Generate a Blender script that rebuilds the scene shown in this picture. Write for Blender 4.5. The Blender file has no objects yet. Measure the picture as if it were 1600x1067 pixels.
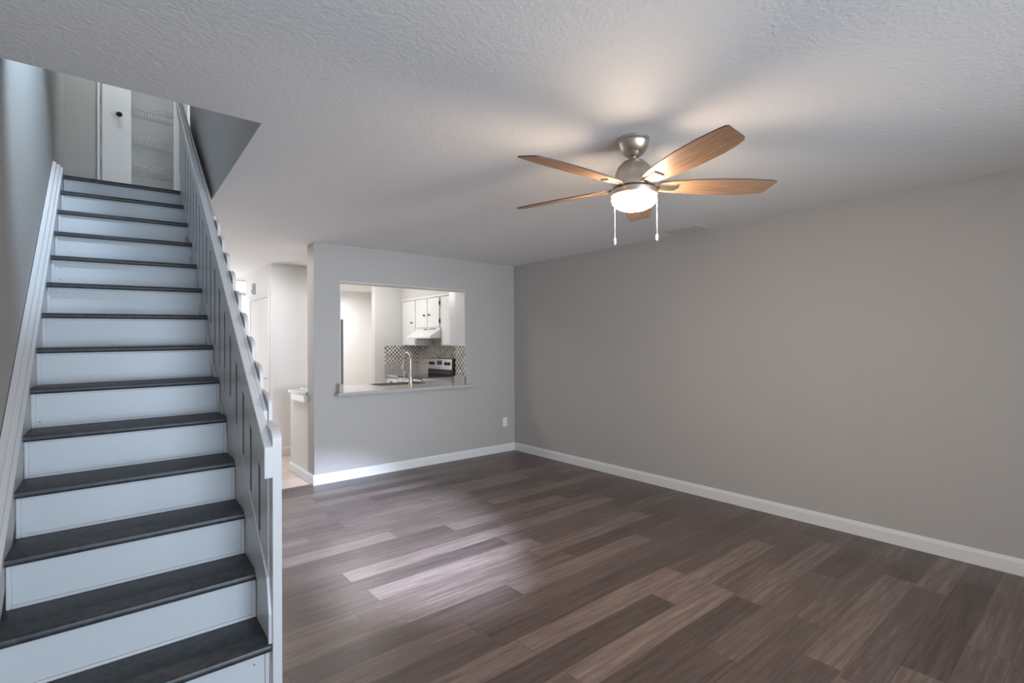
import bpy, bmesh, math, random
from mathutils import Vector, Matrix
random.seed(7)
PI = math.pi
SC = bpy.context.scene
COL = SC.collection

# ------------------------------------------------------------------ camera
F_PX, YAW, PITCH, ROLL, CAM_Z = 786.54, 0.6874, 0.0055, -0.0052, 1.4019
fw = Vector((math.sin(YAW)*math.cos(PITCH), math.cos(YAW)*math.cos(PITCH), math.sin(PITCH)))
rt = Vector((math.cos(YAW), -math.sin(YAW), 0.0))
up = rt.cross(fw)
r2 = rt*math.cos(ROLL) + up*math.sin(ROLL)
u2 = up*math.cos(ROLL) - rt*math.sin(ROLL)
cd = bpy.data.cameras.new('camera')
cam = bpy.data.objects.new('camera', cd); COL.objects.link(cam)
cd.sensor_width = 36.0; cd.sensor_fit = 'HORIZONTAL'; cd.lens = 36.0*F_PX/1600.0
cd.clip_start = 0.02
cam.matrix_world = Matrix(((r2.x, u2.x, -fw.x, 0), (r2.y, u2.y, -fw.y, 0), (r2.z, u2.z, -fw.z, CAM_Z), (0, 0, 0, 1)))
SC.camera = cam

# ------------------------------------------------------------------ light
w = bpy.data.worlds.new('world'); SC.world = w; w.use_nodes = True
w.node_tree.nodes['Background'].inputs[0].default_value = (0.86, 0.93, 1.0, 1)
w.node_tree.nodes['Background'].inputs[1].default_value = 2.5

def area(name, loc, target, size, size_y, power, color, spread=PI):
    l = bpy.data.lights.new(name, 'AREA'); l.shape = 'RECTANGLE'; l.size = size; l.size_y = size_y
    l.energy = power; l.color = color; l.spread = spread
    o = bpy.data.objects.new(name, l); COL.objects.link(o); o.location = loc
    o.rotation_euler = (Vector(target)-Vector(loc)).to_track_quat('-Z', 'Y').to_euler()
    return o
def point(name, loc, power, color, radius):
    l = bpy.data.lights.new(name, 'POINT'); l.energy = power; l.color = color; l.shadow_soft_size = radius
    o = bpy.data.objects.new(name, l); COL.objects.link(o); o.location = loc
    return o
# daylight through the sliding door behind the camera
area('daylight_sliding_door', (0.75, -2.50, 1.10), (0.85, 2.5, 1.35), 1.7, 2.0, 46, (0.64, 0.80, 1.0), math.radians(110))
# added fill from behind the camera, brightening the far wall
area('far_wall_fill', (3.1, -2.50, 1.50), (2.3, 5.1, 1.3), 1.0, 1.1, 10, (0.80, 0.88, 1.0), math.radians(48))
# added spot behind the camera, standing in for the glare on the floor
sl = bpy.data.lights.new('floor_glare_spot', 'SPOT'); sl.energy = 3900; sl.color = (0.62, 0.75, 1.0); sl.spot_size = math.radians(25); sl.spot_blend = 0.85; sl.shadow_soft_size = 0.05
so = bpy.data.objects.new('floor_glare_spot', sl); COL.objects.link(so); so.location = (1.35, -0.45, 2.41)
so.rotation_euler = (Vector((1.66, 3.42, 0.0))-Vector(so.location)).to_track_quat('-Z', 'Y').to_euler()
# added bluish spot without fixture, making the bright patch on the left wall
ul = bpy.data.lights.new('wall_patch_spot', 'SPOT'); ul.energy = 105; ul.color = (0.60, 0.79, 1.0); ul.spot_size = math.radians(84); ul.spot_blend = 0.5; ul.shadow_soft_size = 0.04
uo = bpy.data.objects.new('wall_patch_spot', ul); COL.objects.link(uo); uo.location = (0.50, 3.45, 3.60)
uo.rotation_euler = (Vector((-0.32, 3.92, 3.02))-Vector(uo.location)).to_track_quat('-Z', 'Y').to_euler()
area('landing_fill', (0.15, 6.0, 5.0), (0.15, 6.01, 2.8), 0.4, 0.4, 8, (0.88, 0.94, 1.0))  # added fill under the upstairs ceiling, no opening behind it
# front door daylight in the hall
area('daylight_front_door', (0.6, 8.80, 1.3), (0.9, 5.0, 1.0), 1.0, 2.0, 12, (0.95, 0.97, 1.0))
area('hall_fill', (1.1, 6.1, 2.42), (1.1, 6.101, 0), 0.5, 0.5, 18, (1.0, 0.98, 0.97))  # added fill to brighten the pantry wall, no fixture
point('kitchen_lamp', (2.85, 7.05, 2.22), 20, (1.0, 0.97, 0.94), 0.10)
area('far_room_lamp', (3.2, 8.75, 2.36), (3.2, 8.75, 0), 0.9, 0.9, 24, (1.0, 0.98, 0.96))
# added soft fill behind the camera, no fixture
point('rear_fill', (1.0, -1.3, 1.85), 7, (1.0, 0.92, 0.84), 0.30)
FAN_XY = (2.097, 1.574)

SC.view_settings.view_transform = 'Standard'
SC.view_settings.look = 'None'
SC.view_settings.exposure = 0.24
SC.view_settings.gamma = 1.0
SC.view_settings.use_curve_mapping = False
try:
    SC.cycles.max_bounces = 14; SC.cycles.diffuse_bounces = 8
except Exception:
    pass

# ------------------------------------------------------------------ materials
def mat(name, color, rough=0.6, metal=0.0, spec=0.5, bump=None, emit=None, speck=None):
    m = bpy.data.materials.new(name); m.use_nodes = True
    nt = m.node_tree; b = nt.nodes['Principled BSDF']
    b.inputs['Base Color'].default_value = (*color, 1); b.inputs['Roughness'].default_value = rough
    b.inputs['Metallic'].default_value = metal; b.inputs['Specular IOR Level'].default_value = spec
    tc = nt.nodes.new('ShaderNodeTexCoord')
    if speck:   # (scale, dark, light, lo, hi)
        n = nt.nodes.new('ShaderNodeTexNoise'); n.inputs['Scale'].default_value = speck[0]; n.inputs['Detail'].default_value = 4
        r = nt.nodes.new('ShaderNodeValToRGB')
        r.color_ramp.elements[0].position = speck[3]; r.color_ramp.elements[0].color = (*speck[1], 1)
        r.color_ramp.elements[1].position = speck[4]; r.color_ramp.elements[1].color = (*speck[2], 1)
        nt.links.new(tc.outputs['Object'], n.inputs['Vector']); nt.links.new(n.outputs['Fac'], r.inputs[0])
        nt.links.new(r.outputs[0], b.inputs['Base Color'])
    if bump:    # (scale, strength, distance)
        n = nt.nodes.new('ShaderNodeTexNoise'); n.inputs['Scale'].default_value = bump[0]; n.inputs['Detail'].default_value = 3
        bp = nt.nodes.new('ShaderNodeBump'); bp.inputs['Strength'].default_value = bump[1]; bp.inputs['Distance'].default_value = bump[2]
        nt.links.new(tc.outputs['Object'], n.inputs['Vector']); nt.links.new(n.outputs['Fac'], bp.inputs['Height'])
        nt.links.new(bp.outputs[0], b.inputs['Normal'])
    if emit:
        b.inputs['Emission Color'].default_value = (*emit[0], 1); b.inputs['Emission Strength'].default_value = emit[1]
    return m

def wood_floor():
    m = bpy.data.materials.new('plank_floor'); m.use_nodes = True; nt = m.node_tree; N = nt.nodes; L = nt.links
    b = N['Principled BSDF']
    tc = N.new('ShaderNodeTexCoord'); sx = N.new('ShaderNodeSeparateXYZ'); L.new(tc.outputs['Object'], sx.inputs[0])
    def math_(op, a, v=None, c=None):
        n = N.new('ShaderNodeMath'); n.operation = op
        for i, q in enumerate((a, v, c)):
            if q is None: continue
            if isinstance(q, (int, float)): n.inputs[i].default_value = q
            else: L.new(q, n.inputs[i])
        return n.outputs[0]
    W, LEN = 0.152, 1.22
    ry = math_('DIVIDE', math_('SUBTRACT', sx.outputs['Y'], 0.022), W); row = math_('FLOOR', ry); fy = math_('SUBTRACT', ry, row)
    wn = N.new('ShaderNodeTexWhiteNoise'); wn.noise_dimensions = '1D'; L.new(row, wn.inputs['W'])
    xo = math_('ADD', math_('DIVIDE', sx.outputs['X'], LEN), math_('MULTIPLY', wn.outputs['Value'], 7.3))
    colx = math_('FLOOR', xo); fx = math_('SUBTRACT', xo, colx)
    cb = N.new('ShaderNodeCombineXYZ'); L.new(row, cb.inputs[0]); L.new(colx, cb.inputs[1])
    w2 = N.new('ShaderNodeTexWhiteNoise'); w2.noise_dimensions = '2D'; L.new(cb.outputs[0], w2.inputs['Vector'])
    # grain: noise stretched along the plank, shifted per plank
    cg = N.new('ShaderNodeCombineXYZ')
    L.new(math_('ADD', math_('MULTIPLY', sx.outputs['X'], 1.3), math_('MULTIPLY', w2.outputs['Value'], 31.0)), cg.inputs[0])
    L.new(math_('MULTIPLY', sx.outputs['Y'], 22.0), cg.inputs[1])
    g = N.new('ShaderNodeTexNoise'); g.inputs['Scale'].default_value = 1.6; g.inputs['Detail'].default_value = 7; g.inputs['Roughness'].default_value = 0.62
    L.new(cg.outputs[0], g.inputs['Vector'])
    g2 = N.new('ShaderNodeTexNoise'); g2.inputs['Scale'].default_value = 5.0; g2.inputs['Detail'].default_value = 8; g2.inputs['Roughness'].default_value = 0.7
    L.new(cg.outputs[0], g2.inputs['Vector'])
    fac = math_('ADD', math_('MULTIPLY', w2.outputs['Value'], 0.44), math_('ADD', math_('MULTIPLY', g.outputs['Fac'], 1.05), math_('MULTIPLY', g2.outputs['Fac'], 0.70)))
    fac = math_('SUBTRACT', fac, 0.645)
    rp = N.new('ShaderNodeValToRGB'); cr = rp.color_ramp
    cr.elements[0].position = 0.05; cr.elements[0].color = (0.047, 0.034, 0.030, 1)
    cr.elements[1].position = 1.0; cr.elements[1].color = (0.270, 0.212, 0.186, 1)
    e = cr.elements.new(0.5); e.color = (0.115, 0.084, 0.074, 1)
    L.new(fac, rp.inputs[0])
    # seams
    sy = math_('MINIMUM', fy, math_('SUBTRACT', 1.0, fy)); sxm = math_('MULTIPLY', math_('MINIMUM', fx, math_('SUBTRACT', 1.0, fx)), LEN/W)
    seam = math_('LESS_THAN', math_('MINIMUM', sy, sxm), 0.010)
    mx = N.new('ShaderNodeMix'); mx.data_type = 'RGBA'
    L.new(math_('MULTIPLY', seam, 0.55), mx.inputs['Factor']); L.new(rp.outputs[0], mx.inputs['A']); mx.inputs['B'].default_value = (0.02, 0.015, 0.014, 1)
    L.new(mx.outputs['Result'], b.inputs['Base Color'])
    L.new(math_('ADD', math_('MULTIPLY', g2.outputs['Fac'], 0.16), 0.28), b.inputs['Roughness'])
    bp = N.new('ShaderNodeBump'); bp.inputs['Strength'].default_value = 0.12; bp.inputs['Distance'].default_value = 0.002
    L.new(g2.outputs['Fac'], bp.inputs['Height']); L.new(bp.outputs[0], b.inputs['Normal'])
    b.inputs['Specular IOR Level'].default_value = 0.5
    return m

def cell_tiles(name, size, stops, grout, gw, rough, use='YZ', woven=False):
    """square tiles, each with its own random colour"""
    m = bpy.data.materials.new(name); m.use_nodes = True; nt = m.node_tree; N = nt.nodes; L = nt.links
    b = N['Principled BSDF']; tc = N.new('ShaderNodeTexCoord')
    sc = N.new('ShaderNodeVectorMath'); sc.operation = 'SCALE'; sc.inputs['Scale'].default_value = 1.0/size
    off = N.new('ShaderNodeVectorMath'); off.operation = 'ADD'; off.inputs[1].default_value = (0.003, 0.004, 0.002)
    L.new(tc.outputs['Object'], off.inputs[0]); L.new(off.outputs[0], sc.inputs[0])
    fl = N.new('ShaderNodeVectorMath'); fl.operation = 'FLOOR'; L.new(sc.outputs[0], fl.inputs[0])
    wn = N.new('ShaderNodeTexWhiteNoise'); wn.noise_dimensions = '3D'; L.new(fl.outputs[0], wn.inputs['Vector'])
    rp = N.new('ShaderNodeValToRGB'); rp.color_ramp.interpolation = 'CONSTANT'
    for i, (p, c) in enumerate(stops):
        e = rp.color_ramp.elements[0] if i == 0 else rp.color_ramp.elements.new(p)
        if i == 0: e.position = p
        e.color = (*c, 1)
    val = wn.outputs['Value']
    if woven:   # dark and light tiles alternate
        s2 = N.new('ShaderNodeSeparateXYZ'); L.new(fl.outputs[0], s2.inputs[0])
        def mth(op, a, b_):
            n = N.new('ShaderNodeMath'); n.operation = op
            for i, q in enumerate((a, b_)):
                if isinstance(q, (int, float)): n.inputs[i].default_value = q
                else: L.new(q, n.inputs[i])
            return n.outputs[0]
        par = mth('FLOORED_MODULO', mth('ADD', s2.outputs[use[0]], s2.outputs[use[1]]), 2.0)
        val = mth('ADD', mth('MULTIPLY', mth('GREATER_THAN', par, 0.5), 0.5), mth('MULTIPLY', val, 0.499))
    L.new(val, rp.inputs[0])
    fr = N.new('ShaderNodeVectorMath'); fr.operation = 'FRACTION'; L.new(sc.outputs[0], fr.inputs[0])
    sp = N.new('ShaderNodeSeparateXYZ'); L.new(fr.outputs[0], sp.inputs[0])
    outs = []
    for a in use:
        n = N.new('ShaderNodeMath'); n.operation = 'LESS_THAN'; n.inputs[1].default_value = gw; L.new(sp.outputs[a], n.inputs[0]); outs.append(n.outputs[0])
    mm = N.new('ShaderNodeMath'); mm.operation = 'MAXIMUM'; L.new(outs[0], mm.inputs[0]); L.new(outs[1], mm.inputs[1])
    mx = N.new('ShaderNodeMix'); mx.data_type = 'RGBA'; L.new(mm.outputs[0], mx.inputs['Factor']); L.new(rp.outputs[0], mx.inputs['A']); mx.inputs['B'].default_value = (*grout, 1)
    L.new(mx.outputs['Result'], b.inputs['Base Color']); b.inputs['Roughness'].default_value = rough
    return m

def blade_wood():
    m = mat('fan_wood', (0.5, 0.3, 0.16), 0.42)
    nt = m.node_tree; N = nt.nodes; L = nt.links; b = N['Principled BSDF']
    tc = N.new('ShaderNodeTexCoord'); mp = N.new('ShaderNodeMapping'); mp.inputs['Scale'].default_value = (3, 60, 3)
    n = N.new('ShaderNodeTexNoise'); n.inputs['Scale'].default_value = 2.0; n.inputs['Detail'].default_value = 5
    rp = N.new('ShaderNodeValToRGB'); rp.color_ramp.elements[0].color = (0.24, 0.135, 0.080, 1); rp.color_ramp.elements[1].color = (0.46, 0.28, 0.165, 1)
    rp.color_ramp.elements[0].position = 0.3; rp.color_ramp.elements[1].position = 0.7
    L.new(tc.outputs['Object'], mp.inputs[0]); L.new(mp.outputs[0], n.inputs['Vector']); L.new(n.outputs['Fac'], rp.inputs[0]); L.new(rp.outputs[0], b.inputs['Base Color'])
    return m

M = {}
M['wall'] = mat('wall_paint_taupe', (0.425, 0.408, 0.385), 0.62, bump=(75, 0.6, 0.004))
M['wall_kitchen'] = mat('wall_paint_light', (0.60, 0.585, 0.56), 0.62, bump=(75, 0.3, 0.004))
M['wall_hall_lit'] = mat('wall_paint_hall_lit', (0.74, 0.73, 0.71), 0.62, bump=(75, 0.3, 0.004))  # brightened paint stands in for light on the pantry and half wall
M['wall_far_room'] = mat('wall_paint_pale', (0.74, 0.74, 0.735), 0.6, bump=(75, 0.2, 0.003))
M['ceiling'] = mat('ceiling_paint', (0.80, 0.792, 0.78), 0.75, bump=(60, 0.6, 0.005))
M['trim'] = mat('trim_white', (0.70, 0.70, 0.69), 0.38)
M['stairwhite'] = mat('stair_white', (0.60, 0.60, 0.605), 0.36, bump=(25, 0.05, 0.002))
M['riser'] = mat('riser_white', (0.57, 0.59, 0.605), 0.33, bump=(18, 0.06, 0.002))
M['tread'] = mat('tread_charcoal', (0.05, 0.054, 0.058), 0.42, bump=(160, 0.25, 0.001), speck=(38, (0.020, 0.022, 0.025), (0.050, 0.053, 0.056), 0.32, 0.72))
M['floor'] = wood_floor()
M['tile'] = cell_tiles('hall_tile', 0.33, [(0.0, (0.60, 0.49, 0.42)), (0.35, (0.64, 0.53, 0.455)), (0.7, (0.57, 0.465, 0.395))], (0.42, 0.35, 0.31), 0.02, 0.3, 'XY')
STOPS = [(0.0, (0.12, 0.10, 0.085)), (0.16, (0.22, 0.18, 0.15)), (0.34, (0.30, 0.27, 0.24)), (0.50, (0.62, 0.58, 0.51)), (0.72, (0.74, 0.71, 0.66)), (0.9, (0.50, 0.47, 0.43))]
M['mosaic'] = cell_tiles('mosaic_tile', 0.034, STOPS, (0.50, 0.47, 0.43), 0.10, 0.22, 'YZ', True)
M['granite'] = mat('granite', (0.4, 0.4, 0.4), 0.16, speck=(210, (0.26, 0.25, 0.25), (0.62, 0.60, 0.585), 0.34, 0.66))
M['cabinet'] = mat('cabinet_white', (0.76, 0.765, 0.76), 0.35)
M['white'] = mat('white_plastic', (0.80, 0.80, 0.79), 0.35)
M['gap_shade'] = mat('gap_shade_grey', (0.24, 0.24, 0.245), 0.6)  # shade in the gaps between rail panels, painted on their near edges
M['nickel'] = mat('brushed_nickel', (0.60, 0.54, 0.46), 0.36, 1.0)
M['steel'] = mat('stainless', (0.66, 0.67, 0.69), 0.26, 1.0)
M['fridge_side'] = mat('fridge_side_grey', (0.15, 0.155, 0.165), 0.5)
M['black'] = mat('black_enamel', (0.018, 0.018, 0.02), 0.12)
M['dark'] = mat('dark_void', (0.03, 0.03, 0.032), 0.6)
M['sink'] = mat('sink_composite', (0.022, 0.024, 0.027), 0.75, spec=0.2)
M['bronze'] = mat('dark_bronze', (0.035, 0.026, 0.022), 0.4, 0.6)
M['wire'] = mat('wire_white', (0.66, 0.65, 0.62), 0.45)
M['blade'] = blade_wood()
M['blade_edge'] = mat('blade_edge_brown', (0.10, 0.058, 0.036), 0.5)
M['bowl'] = mat('frosted_glass_lit', (0.95, 0.9, 0.8), 0.4, emit=((1.0, 0.78, 0.58), 165.0))
M['grille'] = mat('vent_paint', (0.50, 0.49, 0.475), 0.5)
M['threshold'] = mat('threshold_strip', (0.10, 0.075, 0.065), 0.4)
M['display'] = mat('display_glass', (0.03, 0.035, 0.04), 0.1)
M['pane'] = mat('window_glass_lit', (0.9, 0.92, 0.95), 0.2, emit=((0.95, 0.97, 1.0), 1.3))

# ------------------------------------------------------------------ mesh helpers
class MB:
    def __init__(self): self.bm = bmesh.new()
    def box(self, x0, x1, y0, y1, z0, z1):
        v = [self.bm.verts.new(p) for p in ((x0,y0,z0),(x1,y0,z0),(x1,y1,z0),(x0,y1,z0),(x0,y0,z1),(x1,y0,z1),(x1,y1,z1),(x0,y1,z1))]
        for f in ((3,2,1,0),(4,5,6,7),(0,1,5,4),(1,2,6,5),(2,3,7,6),(3,0,4,7)): self.bm.faces.new([v[i] for i in f])
        return self
    def prism(self, pts, axis, a, b):
        """pts: 2D outline, extruded along axis from a to b. x:(y,z) y:(x,z) z:(x,y)"""
        def P(p, h): return {'x': (h, p[0], p[1]), 'y': (p[0], h, p[1]), 'z': (p[0], p[1], h)}[axis]
        va = [self.bm.verts.new(P(p, a)) for p in pts]; vb = [self.bm.verts.new(P(p, b)) for p in pts]
        n = len(pts)
        self.bm.faces.new(va); self.bm.faces.new(vb[::-1])
        for i in range(n): self.bm.faces.new((va[i], vb[i], vb[(i+1) % n], va[(i+1) % n]))
        return self
    def lathe(self, prof, c=(0,0,0), n=40, axis='z'):
        rings = []
        for r, z in prof:
            ring = []
            for i in range(n):
                a = 2*PI*i/n; p = (r*math.cos(a), r*math.sin(a), z)
                if axis == 'x': p = (z, p[0], p[1])
                if axis == 'y': p = (p[0], z, p[1])
                ring.append(self.bm.verts.new((c[0]+p[0], c[1]+p[1], c[2]+p[2])))
            rings.append(ring)
        for a, b in zip(rings, rings[1:]):
            for i in range(n): self.bm.faces.new((a[i], a[(i+1) % n], b[(i+1) % n], b[i]))
        self.bm.faces.new(rings[0][::-1]); self.bm.faces.new(rings[-1])
        return self
    def tube(self, path, r, n=10):
        path = [Vector(p) for p in path]; rings = []; ref = None
        for i, p in enumerate(path):
            d = (path[min(i+1, len(path)-1)] - path[max(i-1, 0)]).normalized()
            if ref is None: ref = d.orthogonal().normalized()
            ref = (ref - d*ref.dot(d)).normalized(); s = d.cross(ref); rr = r[i] if isinstance(r, (list, tuple)) else r
            rings.append([self.bm.verts.new(p + ref*rr*math.cos(2*PI*k/n) + s*rr*math.sin(2*PI*k/n)) for k in range(n)])
        for a, b in zip(rings, rings[1:]):
            for i in range(n): self.bm.faces.new((a[i], a[(i+1) % n], b[(i+1) % n], b[i]))
        self.bm.faces.new(rings[0][::-1]); self.bm.faces.new(rings[-1])
        return self
    def build(self, name, material, parent=None, bevel=0.0, xf=None, smooth=False, label=None, seg=2):
        if xf:
            for v in self.bm.verts: v.co = xf(v.co)
        bmesh.ops.recalc_face_normals(self.bm, faces=self.bm.faces)
        me = bpy.data.meshes.new(name); self.bm.to_mesh(me); self.bm.free()
        me.materials.append(material)
        if smooth:
            for p in me.polygons: p.use_smooth = True
            me.set_sharp_from_angle(angle=math.radians(38))
        o = bpy.data.objects.new(name, me); COL.objects.link(o)
        if parent is not None:
            o.parent = parent
            if parent.type == 'EMPTY': o.matrix_parent_inverse = Matrix.Translation(-parent.location)
        if bevel:
            m = o.modifiers.new('bevel', 'BEVEL'); m.width = bevel; m.segments = seg; m.limit_method = 'ANGLE'; m.angle_limit = math.radians(35)
        if label: o['label'] = label
        return o
def bx(*a): return MB().box(*a)
def thing(name, label, cat, loc, group=None):
    o = bpy.data.objects.new(name, None); COL.objects.link(o); o.location = loc; o.empty_display_size = 0.1
    return tag(o, label, cat, group)
def tag(o, label, cat, group=None):
    o['label'] = label; o['category'] = cat
    if group: o['group'] = group
    return o
def st(o): o['kind'] = 'structure'; return o

# ------------------------------------------------------------------ dimensions
H = 2.44                 # ceiling of the room
XW, YW = 4.2748, 5.1617  # right wall, far wall
XE = 1.668               # free end of the far wall
WT = 0.20                # thickness of the far wall
LZ = 2.80                # landing level upstairs
UZ = 5.24                # ceiling upstairs
YR = -2.6                # rear wall behind the camera
YB = 7.743               # kitchen back wall
S_Y0, S_RUN, S_RISE, S_XR, S_K, S_B, S_C = 2.1833, 0.2462, 0.2012, 0.5307, 0.0213, -0.0366, 0.0156
SW = 0.82
def ST(v):               # staircase coordinates: t across, s along, z up
    t, s, z = v
    return Vector((S_XR + S_K*s + t, S_Y0 + s + S_B*t, z + S_C*min(t, 0.0)))
def nose(s): return S_RISE + S_RISE/S_RUN*s
def wlx(y): return S_XR - SW - 0.066 + S_K*(y - S_Y0)     # left wall face

# ------------------------------------------------------------------ room shell
st(bx(-0.6, XW+0.1, YR-0.1, YW+0.05, -0.12, 0.0).build('floor', M['floor']))
st(bx(-0.6, XW+0.1, YW+0.05, 9.8, -0.12, -0.002).build('floor_tile', M['tile']))
# left wall runs up past the stairs to the landing
st(MB().prism([(wlx(YR), YR), (wlx(6.65), 6.65), (wlx(6.65)-0.12, 6.65), (wlx(YR)-0.12, YR)], 'z', 0, UZ).build('wall_left', M['wall']))
st(MB().prism([(wlx(6.65), 6.65), (wlx(6.65), 9.0), (wlx(6.65)-0.12, 9.0), (wlx(6.65)-0.12, 6.65)], 'z', 0, H).build('wall_hall_left', M['wall']))
st(bx(XW, XW+0.12, YR-0.1, 5.26, 0, H).build('wall_right', M['wall']))
st(bx(XW, XW+0.12, 5.26, 9.8, 0, H).build('wall_kitchen_right', M['wall_kitchen']))
# far wall with the pass-through
PX0, PX1, PZ0, PZ1 = 1.932, 3.485, 0.882, 2.068
m = MB(); m.box(XE, PX0, YW, YW+WT, 0, H); m.box(PX1, XW, YW, YW+WT, 0, H); m.box(PX0, PX1, YW, YW+WT, 0, PZ0); m.box(PX0, PX1, YW, YW+WT, PZ1, H)
st(m.build('wall_far', M['wall']))
# light coloured face on the kitchen side
m = MB(); m.box(XE+0.01, PX0-0.002, YW+WT, YW+WT+0.012, 0, H); m.box(PX1+0.002, XW, YW+WT, YW+WT+0.012, 0, H); m.box(PX0, PX1, YW+WT, YW+WT+0.012, PZ1+0.002, H)
st(m.build('wall_kitchen_front', M['wall_kitchen']))
# thin white lining of the pass-through
m = MB(); m.box(PX0, PX1, YW-0.003, YW+WT, PZ1-0.006, PZ1); m.box(PX1-0.008, PX1, YW-0.003, YW+WT, 1.385, PZ1); m.box(PX0, PX0+0.006, YW-0.002, YW+WT, 0.98, PZ1)
st(m.build('trim_1', M['trim']))
# rear wall with a sliding door opening
m = MB(); m.box(-0.6, 0.0, YR-0.12, YR, 0, H); m.box(2.3, 2.6, YR-0.12, YR, 0, H); m.box(3.6, XW+0.1, YR-0.12, YR, 0, H); m.box(2.6, 3.6, YR-0.12, YR, 0, 0.9); m.box(2.6, 3.6, YR-0.12, YR, 2.1, H); m.box(0.0, 2.3, YR-0.12, YR, 2.1, H)
st(m.build('wall_rear', M['wall']))
d = thing('door_1', 'white framed sliding glass door behind the room', 'door', (1.15, YR-0.06, 0))
del d['label'], d['category']; st(d)
m = MB()
for x0, x1 in ((0.0, 0.06), (1.12, 1.18), (2.24, 2.3)): m.box(x0, x1, YR-0.10, YR-0.04, 0, 2.1)
m.box(0.06, 1.12, YR-0.10, YR-0.04, 2.03, 2.1); m.box(1.18, 2.24, YR-0.10, YR-0.04, 2.03, 2.1)
m.box(0.06, 1.12, YR-0.10, YR-0.04, 0, 0.05); m.box(1.18, 2.24, YR-0.10, YR-0.04, 0, 0.05)
m.build('door_frame', M['trim'], d)

wv = thing('fill_window_rear', '', '', (3.1, YR-0.06, 0.9)); del wv['label'], wv['category']; st(wv)  # unseen window added as the opening for the rear fill
m = MB(); m.box(2.6, 2.64, YR-0.1, YR-0.04, 0.9, 2.1); m.box(3.56, 3.6, YR-0.1, YR-0.04, 0.9, 2.1); m.box(2.64, 3.56, YR-0.1, YR-0.04, 0.9, 0.94); m.box(2.64, 3.56, YR-0.1, YR-0.04, 2.06, 2.1); m.build('window_frame', M['trim'], wv)  # frame of the added unseen rear window
# ceiling around the stair opening (opening near edge Y=2.554, right edge skewed like the stairs)
OE0, OE1 = 0.588, 0.649
m = MB()
m.box(-0.6, XW+0.1, YR-0.1, 2.554, H, LZ)
m.prism([(OE0+0.001, 2.554), (XW+0.1, 2.554), (XW+0.1, 5.50), (OE1+0.001, 5.50)], 'z', H, LZ)
st(m.build('ceiling', M['ceiling']))
st(bx(-0.6, XW+0.1, 5.50, 9.8, H, LZ-0.04).build('ceiling_hall', M['ceiling']))
# stairwell upstairs
st(MB().prism([(OE0-0.002, 2.5545), (OE1-0.002, 5.43), (OE1+0.12, 5.43), (OE0+0.12, 2.5545)], 'z', H+0.0005, UZ).build('wall_stairwell_right', M['wall']))
m = MB(); m.box(-0.5, 0.10, 2.45, 2.554, LZ, UZ); m.box(0.56, 0.72, 2.45, 2.554, LZ, UZ); m.box(0.10, 0.56, 2.45, 2.554, LZ, 2.95); m.box(0.10, 0.56, 2.45, 2.554, 3.5, UZ)
st(m.build('wall_stairwell_front', M['wall']))
wv = thing('fill_window_stairs', '', '', (0.33, 2.5, 2.95)); del wv['label'], wv['category']; st(wv)  # unseen window added for light on the left stairwell wall
m = MB(); m.box(0.10, 0.13, 2.47, 2.53, 2.95, 3.5); m.box(0.53, 0.56, 2.47, 2.53, 2.95, 3.5); m.box(0.13, 0.53, 2.47, 2.53, 2.95, 2.98); m.box(0.13, 0.53, 2.47, 2.53, 3.47, 3.5)
m.build('window_frame', M['trim'], wv)  # frame of the added unseen stairwell window
st(bx(-0.6, 2.2, 2.4, 7.3, UZ, UZ+0.1).build('ceiling_upstairs', M['ceiling']))
st(bx(-0.6, 2.2, 5.50, 7.3, LZ-0.04, LZ-0.002).build('floor_landing', M['tread']))
# wall at the end of the landing with the linen closet
YC = 6.6
CX0, CX1 = 0.020, 0.634
m = MB(); m.box(-0.40, -0.012, YC, YC+0.10, LZ-0.03, UZ); m.box(CX1+0.10, 2.2, YC, YC+0.10, LZ-0.03, UZ); m.box(-0.012, CX1+0.10, YC, YC+0.10, 4.90, UZ)
st(m.build('wall_landing', M['wall']))
st(bx(2.1, 2.2, 5.43, YC, LZ-0.03, UZ).build('wall_landing_right', M['wall']))
m = MB(); m.box(-0.1, 0.80, 7.12, 7.2, LZ-0.03, UZ); m.box(-0.1, 0.0, YC+0.10, 7.12, LZ-0.03, UZ); m.box(0.72, 0.80, YC+0.10, 7.12, LZ-0.03, UZ)
st(m.build('wall_closet', M['wall_far_room']))
# closet casing
m = MB(); m.box(-0.012, 0.008, YC-0.018, YC+0.09, LZ, 4.9); m.box(CX1, CX1+0.062, YC-0.018, YC+0.09, LZ, 4.9); m.box(0.008, CX1, YC-0.018, YC+0.09, 4.83, 4.9)
st(m.build('trim_2', M['trim'], bevel=0.004))
# tall corner strip at the end of the left wall
st(bx(wlx(6.5)-0.01, wlx(6.5)+0.028, 6.555, 6.60, LZ, UZ).build('trim_3', M['wall']))

# closet door leaf with its knob, wire shelves
d = thing('door_2', '', '', (0.142, YC, LZ)); del d['label'], d['category']; st(d)
leaf = bx(0.028, 0.264, YC-0.004, YC+0.03, LZ+0.01, 4.82).build('door_leaf', M['trim'], d, bevel=0.003)
m = MB(); m.lathe([(0.010, 0.0), (0.010, -0.025), (0.023, -0.035), (0.025, -0.05), (0.015, -0.058)], (0.166, YC-0.004, 3.79), 20, 'y')
kn = m.build('door_knob', M['bronze'], d, smooth=True, label='dark bronze knob')
m = MB(); m.lathe([(0.004, 0.0), (0.004, -0.03), (0.009, -0.034), (0.009, -0.04)], (0.145, YC-0.004, 3.795), 14, 'y').build('latch_pin', M['bronze'], d, smooth=True)
d = thing('door_3', '', '', (0.72, 6.4, LZ)); del d['label'], d['category']; st(d)
MB().prism([(0.70, 6.58), (0.73, 6.58), (0.765, 6.36), (0.735, 6.36)], 'z', LZ+0.01, 4.82).build('door_leaf', M['trim'], d, bevel=0.003)
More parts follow.
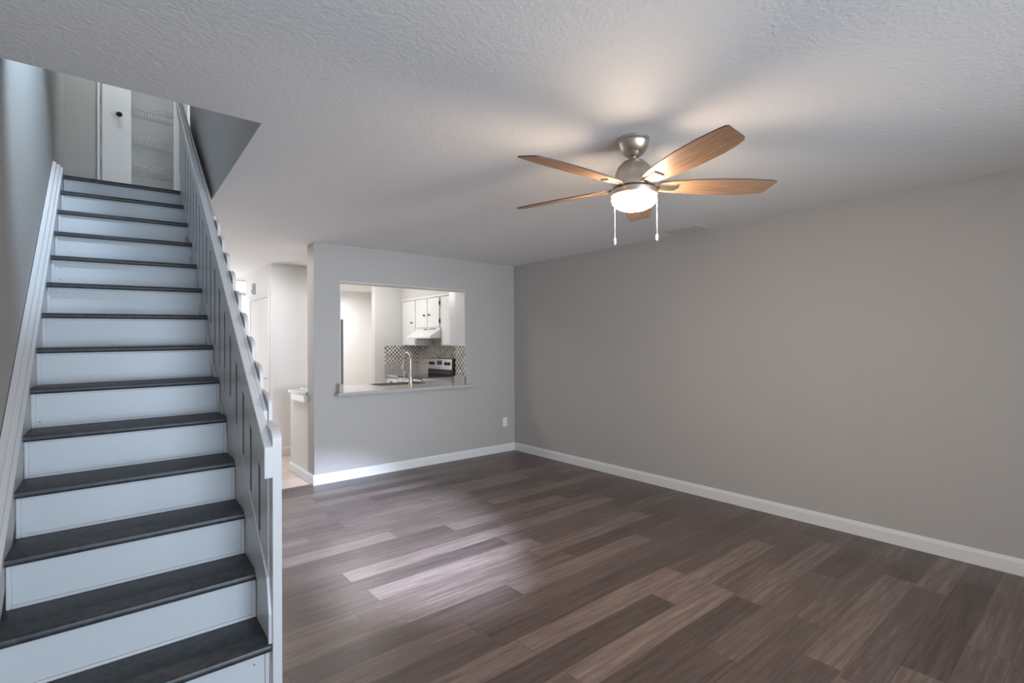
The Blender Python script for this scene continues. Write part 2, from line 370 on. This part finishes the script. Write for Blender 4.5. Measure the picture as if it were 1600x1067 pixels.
for i, z in enumerate((4.03, 3.70, 3.38)):
    lab = ['white wire shelf at the top of the upstairs linen closet', 'white wire shelf in the middle of the upstairs linen closet', 'lowest white wire shelf seen in the upstairs linen closet'][i]
    t = thing('wire_shelf', lab, 'shelf', (0.36, 6.95, z), 'wire shelves in the linen closet')
    m = MB()
    for q in range(29): m.tube([(0.012+0.0245*q, 7.11, z), (0.012+0.0245*q, 6.80, z), (0.012+0.0245*q, 6.79, z-0.055)], 0.0022, 5)
    m.build('wire_deck', M['wire'], t)
    m = MB()
    for (yy, zz) in ((6.79, z), (6.79, z-0.028), (6.79, z-0.055), (7.10, z-0.003), (6.95, z-0.003)): m.tube([(0.005, yy, zz), (0.715, yy, zz)], 0.0035, 6)
    m.build('rail', M['wire'], t)
    bx(0.690, 0.719, 6.78, 6.84, z-0.05, z+0.012).build('bracket', M['white'], t)

# ------------------------------------------------------------------ hall, pantry block, half wall
st(MB().box(1.69, 2.34, 6.838, 6.90, 0, H).box(1.69, 1.79, 6.90, 8.297, 0, H).build('wall_pantry', M['wall_hall_lit'], bevel=0.004))
st(bx(1.9, XW+0.1, 9.6, 9.7, 0, H).build('wall_far_room', M['wall_far_room']))
st(bx(1.9, 2.0, 8.98, 9.6, 0, H).build('wall_far_room_left', M['wall_far_room']))
st(bx(3.466, XW, YB, YB+0.11, 0, H).build('wall_kitchen_back', M['wall_kitchen'], bevel=0.004))
st(bx(XE, XE+0.115, YW+WT, 5.97, 0, 0.882).build('wall_half', M['wall_hall_lit']))
# front wall of the hall with door and sidelight
m = MB(); m.box(-0.5, 0.05, 8.9, 9.0, 0, H); m.box(1.87, 2.0, 8.9, 9.0, 0, H); m.box(0.05, 1.87, 8.9, 9.0, 2.425, H)
st(m.build('wall_hall_front', M['wall_far_room']))
wv = thing('window_2', '', '', (0.96, 8.95, 0)); del wv['label'], wv['category']; st(wv)
m = MB(); m.box(0.05, 0.10, 8.91, 8.97, 0, 2.42); m.box(0.98, 1.02, 8.91, 8.97, 0, 2.42); m.box(1.84, 1.87, 8.91, 8.97, 0, 2.42); m.box(0.10, 0.98, 8.91, 8.97, 2.20, 2.25); m.box(1.02, 1.84, 8.91, 8.97, 2.20, 2.25)
m.build('window_frame', M['trim'], wv)
bx(0.06, 1.86, 8.975, 8.985, 0, 2.42).build('pane', M['pane'], wv)
# white door in the side of the pantry block and a door chime above it
d = thing('door_4', '', '', (1.68, 7.45, 0)); del d['label'], d['category']; st(d)
m = MB()
m.box(1.672, 1.69, 6.93, 7.0, 0, 2.10); m.box(1.672, 1.69, 7.92, 7.99, 0, 2.10); m.box(1.672, 1.69, 7.0, 7.92, 2.03, 2.10)
M['hall_door'] = mat('hall_door_white', (0.72, 0.73, 0.73), 0.75, spec=0.2)
m.build('door_casing', M['hall_door'], d, bevel=0.003)
m = MB(); m.box(1.678, 1.70, 7.003, 7.455, 0.01, 2.025); m.box(1.678, 1.70, 7.462, 7.917, 0.01, 2.025)
m.build('door_leaf', M['hall_door'], d, bevel=0.002)
MB().lathe([(0.008, 0), (0.008, -0.03), (0.02, -0.04), (0.015, -0.05)], (1.678, 7.06, 0.98), 14, 'x').build('door_knob', M['nickel'], d, smooth=True)
c = thing('door_chime', 'small white box high on the hall wall above the closet door', 'door chime', (1.68, 7.75, 2.19))
bx(1.655, 1.689, 7.71, 7.79, 2.12, 2.27).build('cover', M['grille'], c, bevel=0.004)
bx(1.652, 1.656, 7.725, 7.775, 2.14, 2.18).build('grille', M['fridge_side'], c)

# baseboards
def baseboard(name, pts, axis, a, b): return st(MB().prism(pts, axis, a, b).build(name, M['trim']))
bh = 0.10
prof = lambda s, w: [(w, 0), (w+s*0.014, 0), (w+s*0.014, bh-0.025), (w+s*0.010, bh-0.012), (w+s*0.006, bh), (w, bh)]
baseboard('baseboard_right', prof(-1, XW), 'y', YR, YW-0.014)
baseboard('baseboard_far', prof(-1, YW), 'x', XE-0.014, XW)
baseboard('baseboard_hall', prof(-1, XE), 'y', YW, 5.97)
baseboard('baseboard_pantry', prof(-1, 6.838), 'x', 1.69, 2.34)
baseboard('baseboard_half_wall', prof(1, 5.97), 'x', XE, XE+0.115)
baseboard('baseboard_rear', prof(1, YR), 'x', 2.32, XW)
st(bx(0.62, XE-0.002, YW-0.005, YW+0.045, 0.0, 0.006).build('trim_4', M['threshold']))

# wall beneath the stairs (its outer face)
m = MB(); sa, sb = 0.30, 5.43-S_Y0
m.prism([(S_Y0+0.02, 0.0), (S_Y0+0.02, nose(0.0)-0.13), (S_Y0+2.55, nose(2.55)-0.13), (S_Y0+2.55, 0)], 'x', 0.552, 0.573)
st(m.build('wall_understair', M['stairwhite']))
st(MB().prism([(S_Y0+2.55, 0), (S_Y0+2.55, nose(2.55)-0.13), (S_Y0+2.9, 2.438), (5.45, 2.438), (5.45, 0)], 'x', 0.552, 0.59).build('wall_understair_back', M['wall']))

# ------------------------------------------------------------------ staircase
stair = thing('staircase', 'straight closed staircase with white risers, charcoal treads and white board railing', 'staircase', (0.12, S_Y0, 0))
NST = 14
zt = [0] + [S_RISE*n for n in range(1, NST)] + [LZ]
for n in range(1, NST+1):
    s0 = (n-1)*S_RUN; z = zt[n]; th = 0.030
    dep = S_RUN+0.03 if n < NST else 0.14
    pr = [(s0+dep, z), (s0+0.010, z), (s0+0.003, z-0.004), (s0, z-0.012), (s0, z-0.021), (s0+0.004, z-th+0.001), (s0+0.010, z-th), (s0+dep, z-th)]
    te = 0.003
    MB().prism(pr, 'x', -SW, te).build('tread', M['tread'], stair, xf=ST, smooth=True)
    zl = zt[n-1]; zu = z-th; sr = s0+0.030
    r = bx(-SW+0.002, 0.002, sr, sr+0.018, zl, zu).build('riser', M['riser'], stair, xf=ST)
    m = MB()
    for a0, a1, b0, b1 in ((-SW+0.002, -SW+0.018, zl, zu), (-0.014, 0.002, zl, zu), (-SW+0.018, -0.014, zl, zl+0.013), (-SW+0.018, -0.014, zu-0.010, zu)):
        m.box(a0, a1, sr-0.009, sr, b0, b1)
    m.build('riser_bead', M['stairwhite'], r, xf=ST, bevel=0.003)
    if n in (1, 6, 9, 10):
        for (tx, fz) in {1: [(-0.055, 0.74)], 6: [(-0.79, 0.15)], 9: [(-0.78, 0.80), (-0.012-0.01, 0.45)], 10: [(-0.775, 0.70), (-0.775, 0.25)]}[n]:
            bx(tx, tx+0.005, sr-0.0012, sr, zl+(zu-zl)*fz, zl+(zu-zl)*fz+0.005).build('nail_hole', M['dark'], r, xf=ST)
# right skirt: sawtooth board beside the steps, proud board above the nosings
def slopepoly(s0, s1, lo, hi): return [(s0, nose(s0)+lo), (s1, nose(s1)+lo), (s1, nose(s1)+hi), (s0, nose(s0)+hi)]
m = MB(); m.prism([(0.012, 0.0), (0.35, 0.0), (3.22, nose(3.22)-0.42), (3.22, nose(3.22)-0.002), (0.03, nose(0.03)-0.002), (0.03, 0.165)], 'x', 0.003, 0.020).build('skirt_board', M['stairwhite'], stair, xf=ST)
m = MB(); m.prism([(0.0, nose(0)+0.004), (3.22, nose(3.22)+0.004), (3.22, nose(3.22)+0.232), (0.035, nose(0.035)+0.232), (0.0, nose(0)+0.12)], 'x', -0.006, 0.020).build('stringer', M['stairwhite'], stair, xf=ST, bevel=0.002)
# left skirt along the wall with moulded cap
m = MB(); cap = [(-SW, -0.30), (-SW, 0.038), (-SW-0.014, 0.044), (-SW-0.017, 0.058), (-SW-0.036, 0.062), (-SW-0.040, 0.076), (-SW-0.062, 0.082), (-SW-0.062, -0.30)]
va = [m.bm.verts.new((t, -0.12, nose(-0.12)+dz if dz > 0 else max(0.0, nose(-0.12)+dz))) for t, dz in cap]
vb = [m.bm.verts.new((t, 3.20, nose(3.20)+dz)) for t, dz in cap]
m.bm.faces.new(va); m.bm.faces.new(vb[::-1])
for i in range(len(cap)): m.bm.faces.new((va[i], vb[i], vb[(i+1) % 8], va[(i+1) % 8]))
m.build('skirt_board', M['stairwhite'], stair, xf=ST)
# balustrade: rail, inner boards, outer boards with rounded tops
def world_s(v): return Vector((v[0], S_Y0+v[1], v[2]))
def rtop(s): return 1.006 + 0.816*s
def rbot(s): return rtop(s) - (0.158 + min(max(s, 0), 1.6)*0.038)
def rx(s): return 0.507 + 0.009*s
m = MB(); ss = [-0.015, 0.0, 0.8, 1.6, 2.4, 3.36]
L0 = []; 
outl = [(-0.015, rtop(-0.015)), (3.36, rtop(3.36)), (3.36, rbot(3.36)), (1.6, rbot(1.6)), (0.8, rbot(0.8)), (0.06, rbot(0.06)), (0.03, 0.872), (-0.015, 0.872)]
va = [m.bm.verts.new((rx(s)+(0.026 if (z < rtop(s)-0.05 and abs(z-0.872) > 1e-6) else 0), S_Y0+s, z)) for s, z in outl]; vb = [m.bm.verts.new((rx(s)+0.034, S_Y0+s, z)) for s, z in outl]
m.bm.faces.new(va); m.bm.faces.new(vb[::-1])
for i in range(len(outl)): m.bm.faces.new((va[i], vb[i], vb[(i+1) % len(outl)], va[(i+1) % len(outl)]))
m.build('handrail', M['stairwhite'], stair, bevel=0.003)
m = MB()
cs = [(0.146, rtop(0.146)-0.001), (3.36, rtop(3.36)-0.001), (3.36, rtop(3.36)-0.05), (0.146, rtop(0.146)-0.05)]
va = [m.bm.verts.new((rx(s)+0.0345, S_Y0+s, z)) for s, z in cs]; vb = [m.bm.verts.new((0.5565+0.006*min(s, 1.5), S_Y0+s, z)) for s, z in cs]
m.bm.faces.new(va); m.bm.faces.new(vb[::-1])
for i in range(4): m.bm.faces.new((va[i], vb[i], vb[(i+1) % 4], va[(i+1) % 4]))
m.build('rail_cap', M['stairwhite'], stair)
k = 0; f = 0.165; prev = 0.02
while f < 3.3:
    a = prev + 0.042; b = f
    if k == 0: a = 0.045
    x0 = 0.5307 + 0.021*a*0.55 + 0.004
    m = MB(); m.prism([(a, nose(a)+0.10), (b, nose(b)+0.10), (b, rbot(b)+0.03), (a, rbot(a)+0.03)], 'x', x0-0.002, x0+0.014)
    po = m.build('rail_panel', M['stairwhite'], stair, xf=world_s)
    po.data.materials.append(M['gap_shade'])
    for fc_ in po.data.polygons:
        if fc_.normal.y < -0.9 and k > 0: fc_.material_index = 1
    prev = f; f += 0.1645; k += 1
sc = [-0.013+0.1535*i for i in range(23)]
for i, s in enumerate(sc):
    if s > 3.2: break
    s1 = s+0.1525; xin, xo = (0.5375, 0.573) if i == 0 else (0.5590+0.006*min(s, 1.5), 0.576+0.006*min(s, 1.5))
    zb = 0.0 if i == 0 else nose(s)-0.11
    z0 = 1.017+0.812*(s+0.013)
    if s < 1.38:
        top = [(s, z0), (s+0.002, z0+0.014), (s+0.010, z0+0.027), (s+0.024, z0+0.038), (s+0.045, z0+0.047), (s+0.08, z0+0.056), (s1, z0+0.064)]
    else:
        top = [(s, rtop(s)-0.012), (s1, rtop(s1)-0.012)]
    if i == 0:   # newel board: thick front edge, reaching the floor
        MB().prism([(s, zb)] + top + [(s1, zb)], 'x', xin, xo).build('newel_board', M['stairwhite'], stair, xf=world_s, bevel=0.002)
    else:
        MB().prism([(s, zb)] + top + [(s1, nose(s1)-0.11)], 'x', xin, xo).build('baluster_board', M['stairwhite'], stair, xf=world_s, bevel=0.0025)

# ------------------------------------------------------------------ counter, sink, faucet
CZ = 0.915
ct = thing('countertop', 'long grey granite counter through the wall opening, ending in the hall', 'countertop', (2.7, 5.6, CZ))
m = MB()
m.prism([(1.878, 5.062), (3.582, 5.062), (3.582, YW-0.001), (PX1-0.009, YW-0.001), (PX1-0.009, YW+WT+0.013), (XW-0.001, YW+WT+0.013), (XW-0.001, 6.0), (1.79, 6.0), (1.79, 5.865), (1.612, 5.86), (1.650, YW+WT+0.013), (PX0+0.002, YW+WT+0.013), (PX0+0.002, YW-0.001), (1.878, YW-0.001)], 'z', CZ-0.032, CZ)
cto = m.build('slab', M['granite'], ct, bevel=0.003)
bx(1.895, 1.930, 5.075, YW-0.001, CZ, 1.005).build('splash_block', M['granite'], ct)
bx(3.487, 3.520, 5.125, YW-0.001, CZ, 1.012).build('splash_block', M['granite'], ct)
bx(PX1-0.03, PX1-0.010, YW, YW+WT, CZ, 1.012).build('splash_block', M['granite'], ct)
# white apron under the hall end
MB().prism([(5.37, 0.815), (5.37, 0.882), (5.84, 0.882), (5.79, 0.815)], 'x', 1.630, 1.667).build('apron', M['trim'], ct)
# sink bowl let into the slab: dark rim and basin standing on the slab surface
sk = thing('kitchen_sink', 'dark undermount sink in the counter behind the opening', 'sink', (2.9, 5.86, CZ))
m = MB(); m.box(2.60, 3.22, 5.64, 5.66, CZ+0.0003, CZ+0.003); m.box(2.60, 3.22, 5.95, 5.97, CZ+0.0003, CZ+0.003); m.box(2.60, 2.62, 5.66, 5.95, CZ+0.0003, CZ+0.003); m.box(3.20, 3.22, 5.66, 5.95, CZ+0.0003, CZ+0.003)
m.build('rim', M['sink'], sk)
bx(2.62, 3.20, 5.66, 5.95, CZ+0.0003, CZ+0.0012).build('basin', M['sink'], sk)
fx, fy = 2.962, 5.575
fc = thing('kitchen_faucet', 'brushed nickel gooseneck faucet at the sink behind the opening', 'faucet', (fx, fy, CZ))
m = MB(); m.lathe([(0.030, 0), (0.030, 0.008), (0.024, 0.014), (0.023, 0.11), (0.018, 0.12), (0.014, 0.13)], (fx, fy, CZ+0.0005), 24)
m.build('body', M['nickel'], fc, smooth=True)
pth = [(fx, fy, CZ+0.12), (fx, fy, CZ+0.30)]
for i in range(1, 13):
    a = PI*i/13; pth.append((fx, fy+0.085-0.085*math.cos(a), CZ+0.30+0.088*math.sin(a)))
pth += [(fx-0.002, fy+0.172, CZ+0.29), (fx-0.004, fy+0.180, CZ+0.26)]
MB().tube(pth, 0.013, 14).build('spout', M['nickel'], fc, smooth=True)
MB().tube([(fx-0.004, fy+0.180, CZ+0.262), (fx-0.006, fy+0.186, CZ+0.235), (fx-0.010, fy+0.196, CZ+0.185)], [0.015, 0.017, 0.020], 14).build('spray_head', M['nickel'], fc, smooth=True)
MB().tube([(fx-0.02, fy, CZ+0.075), (fx-0.075, fy+0.02, CZ+0.080), (fx-0.080, fy+0.02, CZ+0.12), (fx-0.084, fy+0.02, CZ+0.165)], [0.012, 0.010, 0.006, 0.005], 10).build('handle', M['nickel'], fc, smooth=True)

# ------------------------------------------------------------------ kitchen run on the right wall
KD = 0.62
FXB = XW-KD                      # front of base cabinets
CXU = XW-0.33                    # front of wall cabinets
RY0, RY1 = 6.50, 7.26            # range
def knob(parent, x, y, z): MB().lathe([(0.007, 0), (0.007, -0.012), (0.016, -0.018), (0.014, -0.027)], (x, y, z), 14, 'x').build('knob', M['bronze'], parent, smooth=True, label='dark metal knob')
def wall_cab(label, y0, y1, z0, z1, doors, extra=0):
    t = thing('wall_cabinet', label, 'cabinet', (XW-0.165, (y0+y1)/2, z0), 'white wall cabinets')
    bx(CXU+0.019, XW-0.001, y0+0.001, y1-0.001, z0, z1).build('carcass', M['cabinet'], t)
    for (a, b, ky, kz) in doors:
        dd = bx(CXU, CXU+0.018, a, b, z0+0.012, z1-0.035).build('door', M['cabinet'], t, bevel=0.003)
        if ky is not None: knob(dd, CXU, ky, kz)
    return t
CB, CT = 1.388, 2.150
wall_cab('tall white wall cabinet at the back corner, left of the range hood', 7.262, YB-0.002, CB, CT, [(7.285, 7.69, 7.36, 1.76)])
wc = wall_cab('short white two-door wall cabinet right above the range hood', 6.498, 7.258, 1.66, CT, [(6.53, 6.868, 6.80, 1.86), (6.888, 7.23, 6.955, 1.86)])
for hz in (1.73, 2.0): bx(CXU-0.004, CXU+0.012, 6.519, 6.528, hz, hz+0.06).build('hinge', M['bronze'], wc, label='dark hinge')
wall_cab('tall white wall cabinet to the right of the range hood', 5.72, 6.494, CB, CT, [(6.19, 6.44, None, 0)])
t = thing('wall_cabinet', 'white corner cabinet end panel against the back of the pass-through wall', 'cabinet', (3.85, 5.54, CB), 'white wall cabinets')
bx(3.60, CXU+0.01, YW+WT+0.014, 5.70, CB, CT).build('carcass', M['cabinet'], t, bevel=0.003)
st(bx(XW-0.325, XW-0.001, YW+WT+0.014, YB-0.001, CT+0.002, H-0.001).build('wall_soffit', M['wall_kitchen']))
m = MB(); m.box(CXU-0.012, CXU-0.001+0.006, 5.72, YB-0.002, CT-0.022, CT+0.004); st(m.build('trim_5', M['cabinet']))
# range hood
t = thing('range_hood', 'white under-cabinet range hood over the stove', 'range hood', (4.02, 6.88, 1.50))
MB().prism([(XW-0.010, 1.50), (CXU-0.17, 1.50), (CXU-0.17, 1.53), (CXU-0.005, 1.625), (CXU-0.005, 1.658), (XW-0.010, 1.658)], 'y', RY0, RY1-0.003).build('canopy', M['cabinet'], t, bevel=0.003)
m = MB()
for q in range(7): m.box(CXU-0.0065, CXU-0.004, 6.62+q*0.03, 6.642+q*0.03, 1.632, 1.650)
m.box(CXU-0.0065, CXU-0.004, 6.86, 6.98, 1.632, 1.650)
m.build('vent_slot', M['fridge_side'], t)
# backsplash (mosaic above, granite upstand below)
t = thing('tile_backsplash', 'mosaic tile backsplash in beige, brown and grey round the kitchen corner', 'backsplash', (XW-0.01, 6.8, 1.08))
m = MB(); m.box(XW-0.009, XW-0.0005, YW+WT+0.014, YB-0.001, 1.075, CB-0.001); m.box(XW-0.009, XW-0.0005, RY0, RY1, CB-0.001, 1.66)
m.build('side_wall_tiles', M['mosaic'], t)
M['mosaic_xz'] = cell_tiles('mosaic_tile_back', 0.034, STOPS, (0.50, 0.47, 0.43), 0.10, 0.22, 'XZ', True)
bx(3.641, XW-0.009, YB-0.009, YB-0.0005, 1.075, CB-0.001).build('back_wall_tiles', M['mosaic_xz'], t)
bx(PX1-0.010, PX1-0.001, YW+0.001, YW+WT-0.002, 1.012, 1.384).build('jamb_tiles', M['mosaic'], t)
t = thing('granite_upstand', 'brownish granite upstand under the mosaic tiles in the kitchen corner', 'backsplash', (XW-0.02, 7.4, CZ))
bx(XW-0.022, XW-0.0005, RY1+0.002, YB-0.023, CZ+0.001, 1.074).build('side_upstand', M['granite'], t)
bx(3.641, XW-0.023, YB-0.022, YB-0.0005, CZ+0.001, 1.074).build('back_upstand', M['granite'], t)
bx(XW-0.022, XW-0.0005, 6.01, RY0-0.004, CZ+0.001, 1.074).build('side_upstand', M['granite'], t)
# base cabinets + counters of the side run
def base_cab(label, x0, x1, y0, y1, front, grp='white base cabinets'):
    t = thing('base_cabinet', label, 'cabinet', ((x0+x1)/2, (y0+y1)/2, 0), grp)
    bx(x0+0.02, x1, y0, y1, 0.0, 0.880).build('carcass', M['cabinet'], t)
    if front:
        dr = bx(x0, x0+0.019, y0+0.01, y1-0.01, 0.70, 0.865).build('drawer', M['cabinet'], t, bevel=0.003); knob(dr, x0, (y0+y1)/2, 0.80)
        dd = bx(x0, x0+0.019, y0+0.01, y1-0.01, 0.10, 0.685).build('door', M['cabinet'], t, bevel=0.003); knob(dd, x0, y0+0.06, 0.62)
    return t
base_cab('white base cabinet with knob in the back corner beside the stove', FXB, XW-0.002, RY1+0.004, YB-0.002, True)
base_cab('white base cabinet right of the stove', FXB, XW-0.002, 6.03, RY0-0.004, True)
t = thing('base_cabinet', 'white base cabinet run under the sink counter', 'cabinet', (2.9, 5.66, 0), 'white base cabinets')
bx(XE+0.12, XW-0.002, YW+WT+0.014, 5.95, 0.0, 0.882).build('carcass', M['cabinet'], t)
for q in range(4): bx(1.82+q*0.46, 2.26+q*0.46, 5.951, 5.968, 0.1, 0.86).build('door', M['cabinet'], t, bevel=0.003)
tag(bx(FXB-0.02, XW-0.001, RY1+0.004, YB-0.0005, 0.882, CZ).build('countertop', M['granite'], bevel=0.003), 'short grey granite counter in the back corner beyond the stove', 'countertop')
tag(bx(FXB-0.02, XW-0.001, 6.003, RY0-0.004, 0.884, CZ).build('countertop', M['granite'], bevel=0.003), 'grey granite counter between the stove and the sink counter', 'countertop')

# electric range
t = thing('electric_range', 'stainless electric range with black glass top and knobs on its back panel', 'stove', (XW-0.35, 6.88, 0))
RX = FXB-0.02
bx(RX+0.02, XW-0.03, RY0+0.002, RY1-0.002, 0.0, 0.895).build('body', M['steel'], t)
bx(RX-0.012, XW-0.10, RY0+0.001, RY1-0.001, 0.896, 0.922).build('cooktop', M['black'], t, bevel=0.006, label='black glass cooktop')
dd = bx(RX-0.008, RX+0.019, RY0+0.01, RY1-0.01, 0.20, 0.885).build('oven_door', M['steel'], t, bevel=0.005)
MB().tube([(RX-0.008, RY0+0.07, 0.835), (RX-0.045, RY0+0.07, 0.845), (RX-0.055, RY0+0.10, 0.845), (RX-0.055, RY1-0.10, 0.845), (RX-0.045, RY1-0.07, 0.845), (RX-0.008, RY1-0.07, 0.835)], 0.013, 12).build('handle', M['steel'], dd, smooth=True)
bx(RX-0.0095, RX-0.0082, RY0+0.12, RY1-0.12, 0.36, 0.74).build('oven_window', M['black'], dd)
bx(RX-0.004, RX+0.019, RY0+0.01, RY1-0.01, 0.05, 0.19).build('storage_drawer', M['steel'], t, bevel=0.004)
GX = XW-0.098
m = MB(); m.prism([(GX-0.006, 0.922), (GX+0.0, 1.17), (GX+0.02, 1.185), (XW-0.024, 1.185), (XW-0.024, 0.922)], 'y', RY0+0.004, RY1-0.004)
bg = m.build('backguard', M['black'], t, bevel=0.004)
MB().prism([(GX-0.0105, 1.015), (GX-0.004, 1.175), (GX-0.001, 1.178), (GX-0.001, 1.015)], 'y', RY0+0.03, RY1-0.006).build('control_panel', M['steel'], bg)
bx(GX-0.0115, GX-0.006, RY0+0.05, RY1-0.03, 0.94, 0.995).build('reflecting_strip', M['display'], bg)
bx(GX-0.013, GX-0.007, 6.83, 6.955, 1.085, 1.150).build('clock_display', M['display'], bg)
for y in (6.62, 6.705, 7.085, 7.17):
    MB().lathe([(0.026, 0), (0.024, -0.018), (0.020, -0.022)], (GX-0.007, y, 1.105), 20, 'x').build('control_knob', M['black'], bg, smooth=True)
bx(GX-0.0115, GX-0.009, 6.87, 6.90, 1.035, 1.044).build('badge', M['fridge_side'], bg)

# refrigerator, seen edge-on at the left of the opening
t = thing('refrigerator', 'grey side of a refrigerator at the left edge of the opening', 'refrigerator', (2.32, 7.28, 0))
bx(1.98, 2.60, 6.96, 7.66, 0.02, 1.75).build('cabinet_body', M['fridge_side'], t, bevel=0.006)
dd = bx(2.603, 2.655, 6.962, 7.658, 0.62, 1.765).build('door', M['fridge_side'], t, bevel=0.006)
bx(2.603, 2.640, 6.962, 7.658, 0.06, 0.61).build('freezer_drawer', M['steel'], t, bevel=0.006)
# kitchen ceiling fixture
t = thing('kitchen_ceiling_light', 'round white ceiling light in the kitchen', 'ceiling light', (2.85, 7.05, H))
MB().lathe([(0.15, 0), (0.15, -0.03), (0.14, -0.04)], (2.85, 7.05, H-0.001), 32).build('base', M['white'], t, smooth=True)
MB().lathe([(0.135, -0.041), (0.12, -0.07), (0.07, -0.09), (0.01, -0.095)], (2.85, 7.05, H-0.001), 32).build('diffuser', mat('diffuser_lit', (0.9, 0.9, 0.88), 0.4, emit=((1, 0.97, 0.93), 3.0)), t, smooth=True)

# ------------------------------------------------------------------ outlet, ceiling vent
t = thing('wall_outlet', 'white electrical outlet low on the far wall near the corner', 'outlet', (4.111, YW, 0.387))
bx(4.076, 4.146, YW-0.006, YW-0.0005, 0.330, 0.445).build('cover_plate', M['white'], t, bevel=0.002)
for z in (0.362, 0.408):
    s_ = bx(4.094, 4.128, YW-0.009, YW-0.006, z-0.014, z+0.014).build('socket', M['white'], t, bevel=0.001)
    MB().box(4.102, 4.105, YW-0.0096, YW-0.0088, z-0.006, z+0.006).box(4.117, 4.120, YW-0.0096, YW-0.0088, z-0.006, z+0.006).build('slot', M['dark'], s_)
t = thing('ceiling_vent', 'slatted air vent in the ceiling close to the right wall', 'vent', (4.13, 2.53, H))
VX0, VX1, VY0, VY1 = 4.03, 4.235, 2.375, 2.70
m = MB(); m.box(VX0, VX1, VY0, VY0+0.02, H-0.008, H-0.0005); m.box(VX0, VX1, VY1-0.02, VY1, H-0.008, H-0.0005); m.box(VX0, VX0+0.02, VY0+0.02, VY1-0.02, H-0.008, H-0.0005); m.box(VX1-0.02, VX1, VY0+0.02, VY1-0.02, H-0.008, H-0.0005)
m.build('frame', M['grille'], t, bevel=0.002)
m = MB()
for q in range(9):
    x = VX0+0.032+q*0.0175; m.prism([(x, H-0.004), (x+0.011, H-0.0115), (x+0.0125, H-0.0105), (x+0.0015, H-0.003)], 'y', VY0+0.02, VY1-0.02)
m.build('slats', M['grille'], t)
bx(VX0+0.02, VX1-0.02, VY0+0.02, VY1-0.02, H-0.0015, H-0.0005).build('duct', M['fridge_side'], t)

# ------------------------------------------------------------------ ceiling fan
FX, FY = FAN_XY
fan = thing('ceiling_fan', 'five-blade wooden ceiling fan with lit glass bowl and two pull chains', 'ceiling fan', (FX, FY, H))
MB().lathe([(0.078, 0), (0.078, -0.012), (0.074, -0.016), (0.074, -0.020), (0.076, -0.024), (0.070, -0.045), (0.056, -0.070), (0.036, -0.088), (0.02, -0.093)], (FX, FY, H-0.001), 48).build('canopy', M['nickel'], fan, smooth=True)
MB().lathe([(0.0125, 0), (0.0125, -0.06)], (FX, FY, H-0.09), 20).build('downrod', M['nickel'], fan, smooth=True)
MB().lathe([(0.018, 0.0), (0.03, -0.006), (0.055, -0.018), (0.080, -0.045), (0.093, -0.080), (0.098, -0.115), (0.105, -0.125), (0.105, -0.150)], (FX, FY, 2.338), 48).build('motor_housing', M['nickel'], fan, smooth=True)
MB().lathe([(0.085, 2.190), (0.085, 2.187), (0.104, 2.183), (0.113, 2.176), (0.116, 2.154), (0.114, 2.148), (0.104, 2.148)], (FX, FY, 0), 48).build('light_ring', M['nickel'], fan, smooth=True)
MB().lathe([(0.103, 2.147), (0.110, 2.142), (0.112, 2.130), (0.106, 2.113), (0.089, 2.096), (0.063, 2.084), (0.033, 2.078), (0.004, 2.076)], (FX, FY, 0), 48).build('light_bowl', M['bowl'], fan, smooth=True, label='glowing frosted glass bowl')
# blades
lead = [(0.125, 0.040), (0.20, 0.056), (0.30, 0.068), (0.43, 0.077), (0.57, 0.078), (0.66, 0.071), (0.708, 0.060), (0.720, 0.050)]
trail = [(0.742, -0.045), (0.734, -0.054), (0.70, -0.060), (0.57, -0.070), (0.42, -0.071), (0.30, -0.063), (0.20, -0.052), (0.125, -0.040)]
outline = [(0.125+(x-0.125)*0.945, y) for x, y in lead + trail]
def blade_mesh():
    m = MB(); m.prism(outline, 'z', -0.003, 0.003)
    bmesh.ops.recalc_face_normals(m.bm, faces=m.bm.faces)
    me = bpy.data.meshes.new('blade')
    for f in m.bm.faces:
        f.material_index = 0 if abs(f.normal.z) > 0.5 else 1
    m.bm.to_mesh(me); m.bm.free(); me.materials.append(M['blade']); me.materials.append(M['blade_edge'])
    return me
def bracket_mesh():
    m = MB(); m.prism([(0.085, 0.020), (0.17, 0.024), (0.215, 0.026), (0.215, -0.026), (0.17, -0.024), (0.085, -0.020)], 'z', -0.010, -0.0035)
    m.prism([(0.08, -0.010), (0.12, -0.0035), (0.12, 0.006), (0.08, 0.006)], 'y', -0.018, 0.018)
    bmesh.ops.recalc_face_normals(m.bm, faces=m.bm.faces)
    me = bpy.data.meshes.new('blade_bracket'); m.bm.to_mesh(me); m.bm.free(); me.materials.append(M['nickel']); return me
bme, kme = blade_mesh(), bracket_mesh()
for a in (-110.5, -38.5, 33.5, 105.5, 177.5):
    o = bpy.data.objects.new('blade', bme); COL.objects.link(o); o.parent = fan; o.location = (0, 0, 2.198-H)
    o.rotation_euler = (Matrix.Rotation(math.radians(a), 4, 'Z') @ Matrix.Rotation(math.radians(-13), 4, 'X')).to_euler()
    k_ = bpy.data.objects.new('blade_bracket', kme); COL.objects.link(k_); k_.parent = o
    k_['label'] = 'brushed nickel blade bracket'
# pull chains
for (px_, zend, dz) in ((-0.098, 1.905, 0.03), (0.116, 1.925, 0.03)):
    cxp = FX + px_*math.cos(YAW); cyp = FY - px_*math.sin(YAW)
    ch = MB().tube([(cxp, cyp, 2.150), (cxp, cyp, zend+dz)], 0.0013, 6).build('pull_chain', M['wire'], fan)
    MB().lathe([(0.002, dz+0.002), (0.0055, dz-0.004), (0.0065, dz-0.018), (0.005, dz-0.030), (0.002, dz-0.034)], (cxp, cyp, zend), 12).build('chain_fob', M['white'], ch, smooth=True)
